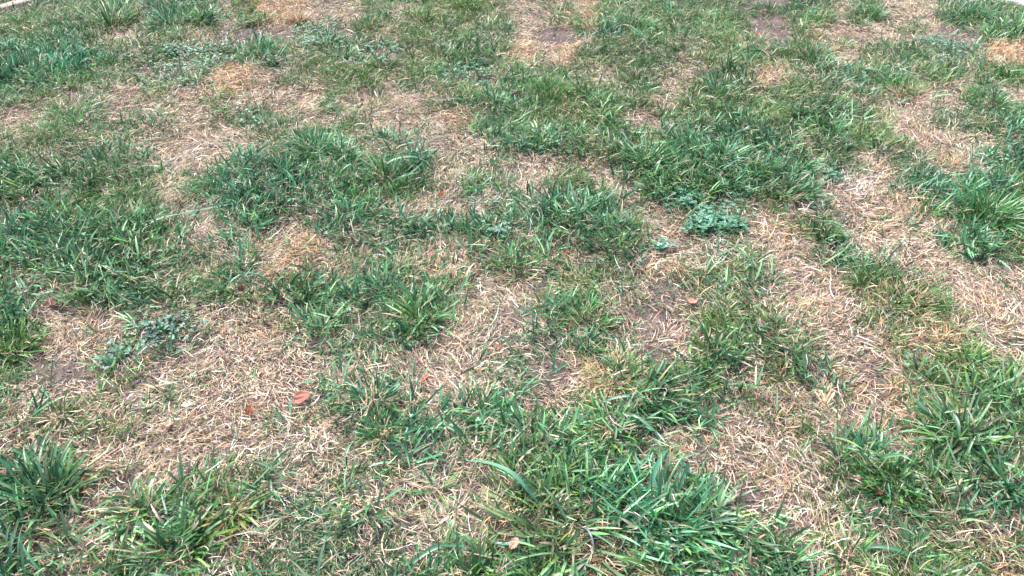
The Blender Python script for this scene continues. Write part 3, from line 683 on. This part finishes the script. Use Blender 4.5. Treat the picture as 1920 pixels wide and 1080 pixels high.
fallen(568, 757, .034, TER, 'largest terracotta fallen leaf on straw left of the bottom centre', lobes=3, depth=.15, elong=1.2, yaw=20, lift=.016)
fallen(471, 781, .020, ORA, 'small bright orange leaf left of the terracotta leaf', up=.9, yaw=80, lift=.014)
fallen(797, 720, .019, RED, 'red leaf half buried in straw right of the terracotta leaf', lift=.014)
fallen(828, 373, .017, (.62, .16, .10), 'small red orange leaf on straw above the centre', up=.8, yaw=90, lift=.016)
fallen(278, 147, .022, PNK, 'pink orange leaf standing in the upper left turf', up=1.1, yaw=90, lift=.03)
fallen(105, 138, .020, BRN, 'small brown leaf in the turf at the upper left', lift=.03)
fallen(1311, 8, .045, TAN, 'curled tan leaf standing on its stalk at the top edge', up=.35, yaw=10, lift=.05, lobes=3, depth=.1)
fallen(1418, 73, .026, (.45, .16, .14), 'pinkish red leaf in turf below bare soil at the top right', up=.6, lift=.02)
fallen(1298, 571, .026, PNK, 'pale pink leaf beside the thin grey green tuft', lift=.014)
fallen(933, 664, .014, TER, 'tiny brown red leaf on the straw in the lower centre', lift=.014)
fallen(458, 559, .022, BRN, 'dark reddish leaf upright in straw at the left of centre', up=1.0, yaw=80, lift=.014)
fallen(103, 578, .028, BRN, 'dark red leaf hiding under the turf edge at the left', lift=.012)
fallen(22, 900, .022, TER, 'brown red leaf at the left edge above the bluish blades', lift=.018)
fallen(51, 919, .011, PNK, 'tiny pink leaf among the blades in the bottom left', up=.8, lift=.03)
fallen(310, 962, .026, BRN, 'dark brown leaf under the curling blades at the bottom left', lift=.014)
fallen(964, 1041, .020, (.42, .25, .18), 'pinkish tan leaf scrap between broad blades at the bottom', up=.3, yaw=50, lift=.03, lobes=2)
fallen(1784, 211, .018, RED, 'tiny red leaf on straw in the upper right', lift=.02)
fallen(1640, 936, .018, BRN, 'dark red brown leaf under the low dark weed clump', lift=.014)
fallen(1218, 663, .016, BRN, 'dark leaf scrap right of the golden topped tuft', lift=.012)
fallen(355, 768, .022, (.60, .42, .34), 'pale tan leaf fragment on straw at the lower left', lift=.010)
fallen(322, 805, .018, (.50, .28, .18), 'tan brown leaf fragment below the pale tan one', lift=.012)
fallen(1063, 480, .016, (.25, .09, .06), 'dark brown leaf scrap in straw right of the small dark central tuft', lift=.012)
fallen(812, 488, .018, TER, 'orange brown leaf scrap on golden straw left of the centre', lift=.012)

def litter():
    n = 5200; x = rng.uniform(-2.9, 2.9, n); y = rng.uniform(.45, 4.4, n)
    ok = off_paving(x, y) & (rng.random(n) < in_view_margin(x, y)); x, y = x[ok], y[ok]; n = len(x)
    p = leaflets(x, y, gh(x, y) + rng.uniform(.003, .016, n), rng.uniform(0, 6.28, n), rng.normal(.1, .4, n), np.minimum(.003 * np.exp(rng.exponential(.35, n)), .008),
                 pick(n, [(3, (.20, .10, .065)), (2, (.34, .22, .15)), (1, (.10, .06, .045)), (1, (.50, .40, .31)), (.5, (.34, .10, .06))], .25),
                 shape=[(0, .05), (.3, .28), (.55, .2), (.9, .3), (1, -.05), (.7, -.3), (.4, -.18), (.15, -.25)], cup=.8)
    tag(weed_mesh('leaf_litter', [p], [], M_FALL), 'tiny brown scraps of leaf and bark strewn through the lawn', kind='stuff')
litter()
# ---------------------------------------------------------------- pebbles and a twig
def pebble(px, py, s, col, label):
    x0, y0 = at(px, py); z0 = float(gh(x0, y0)); nl, nm = 8, 12; V = []; ph = [random.uniform(0, 6.28) for _ in range(4)]
    sq = random.uniform(.65, 1)
    for i in range(nl + 1):
        th = math.pi * i / nl
        for k in range(nm):
            a = 2 * math.pi * k / nm
            r = s / 2 * (1 + .13 * math.sin(2 * a + ph[0]) * math.sin(th) + .10 * math.sin(3 * th + ph[1]) + .06 * math.sin(3 * a + ph[2]) * math.sin(th))
            V.append((x0 + r * math.sin(th) * math.cos(a), y0 + r * sq * math.sin(th) * math.sin(a), z0 + .003 + .6 * r * math.cos(th)))
    Q = [(i * nm + k, (i + 1) * nm + k, (i + 1) * nm + (k + 1) % nm, i * nm + (k + 1) % nm) for i in range(nl) for k in range(nm)]
    o = link_mesh('pebble', np.array(V), [np.array(Q)], M_FALL, np.tile(np.array(col), (len(V), 1)))
    return tag(o, label, 'pebble', 'small pebbles on the bare soil')
pebble(100, 676, .010, (.42, .36, .34), 'small grey pebble on bare soil at the left')
pebble(1422, 848, .011, (.55, .50, .46), 'round pale pebble on straw at the lower right of centre')
pebble(1632, 936, .009, (.50, .42, .36), 'pebble in front of the low dark weed clump')
pebble(1235, 603, .012, (.36, .33, .36), 'grey pebble on the bare soil right of the centre')
pebble(163, 1016, .010, (.55, .48, .40), 'pale pebble in straw at the bottom left corner')
pebble(1602, 322, .012, (.66, .63, .64), 'whitish pebble on the pale spot at the right')
def twig(p0, p1, w, label, col=(.06, .045, .04)):
    a, b = Vector(at(*p0)), Vector(at(*p1)); n = 9; V = []
    for k in range(n + 1):
        t = k / n; p = a.lerp(b, t); z = float(gh(p.x, p.y)) + .014 + .003 * math.sin(7 * t)
        r = w / 2 * (1 - .5 * t) * random.uniform(.85, 1.15); off = .003 * math.sin(9 * t + 1)
        for j in range(6):
            c = j * math.pi / 3; V.append((p.x + off + 0 * c, p.y + off + r * math.cos(c), z + r * math.sin(c)))
    Q = [(k * 6 + j, k * 6 + (j + 1) % 6, k * 6 + 6 + (j + 1) % 6, k * 6 + 6 + j) for k in range(n) for j in range(6)]
    o = link_mesh('twig', np.array(V), [np.array(Q), np.array([[5, 4, 3, 2, 1, 0], [54, 55, 56, 57, 58, 59]])], M_FALL, np.tile(np.array(col), (len(V), 1)))
    return tag(o, label, 'twig')
twig((366, 834), (402, 838), .0035, 'short dark twig on pale straw at the lower left')
twig((1040, 905), (1075, 918), .0026, 'thin brown twig under the long blades at the bottom centre', (.16, .10, .07))
twig((1510, 700), (1470, 745), .0024, 'thin dark twig slanting on straw at the right of centre', (.09, .06, .05))
twig((880, 590), (905, 628), .0022, 'thin brown twig beside the dark flat tuft left of centre', (.15, .10, .07))
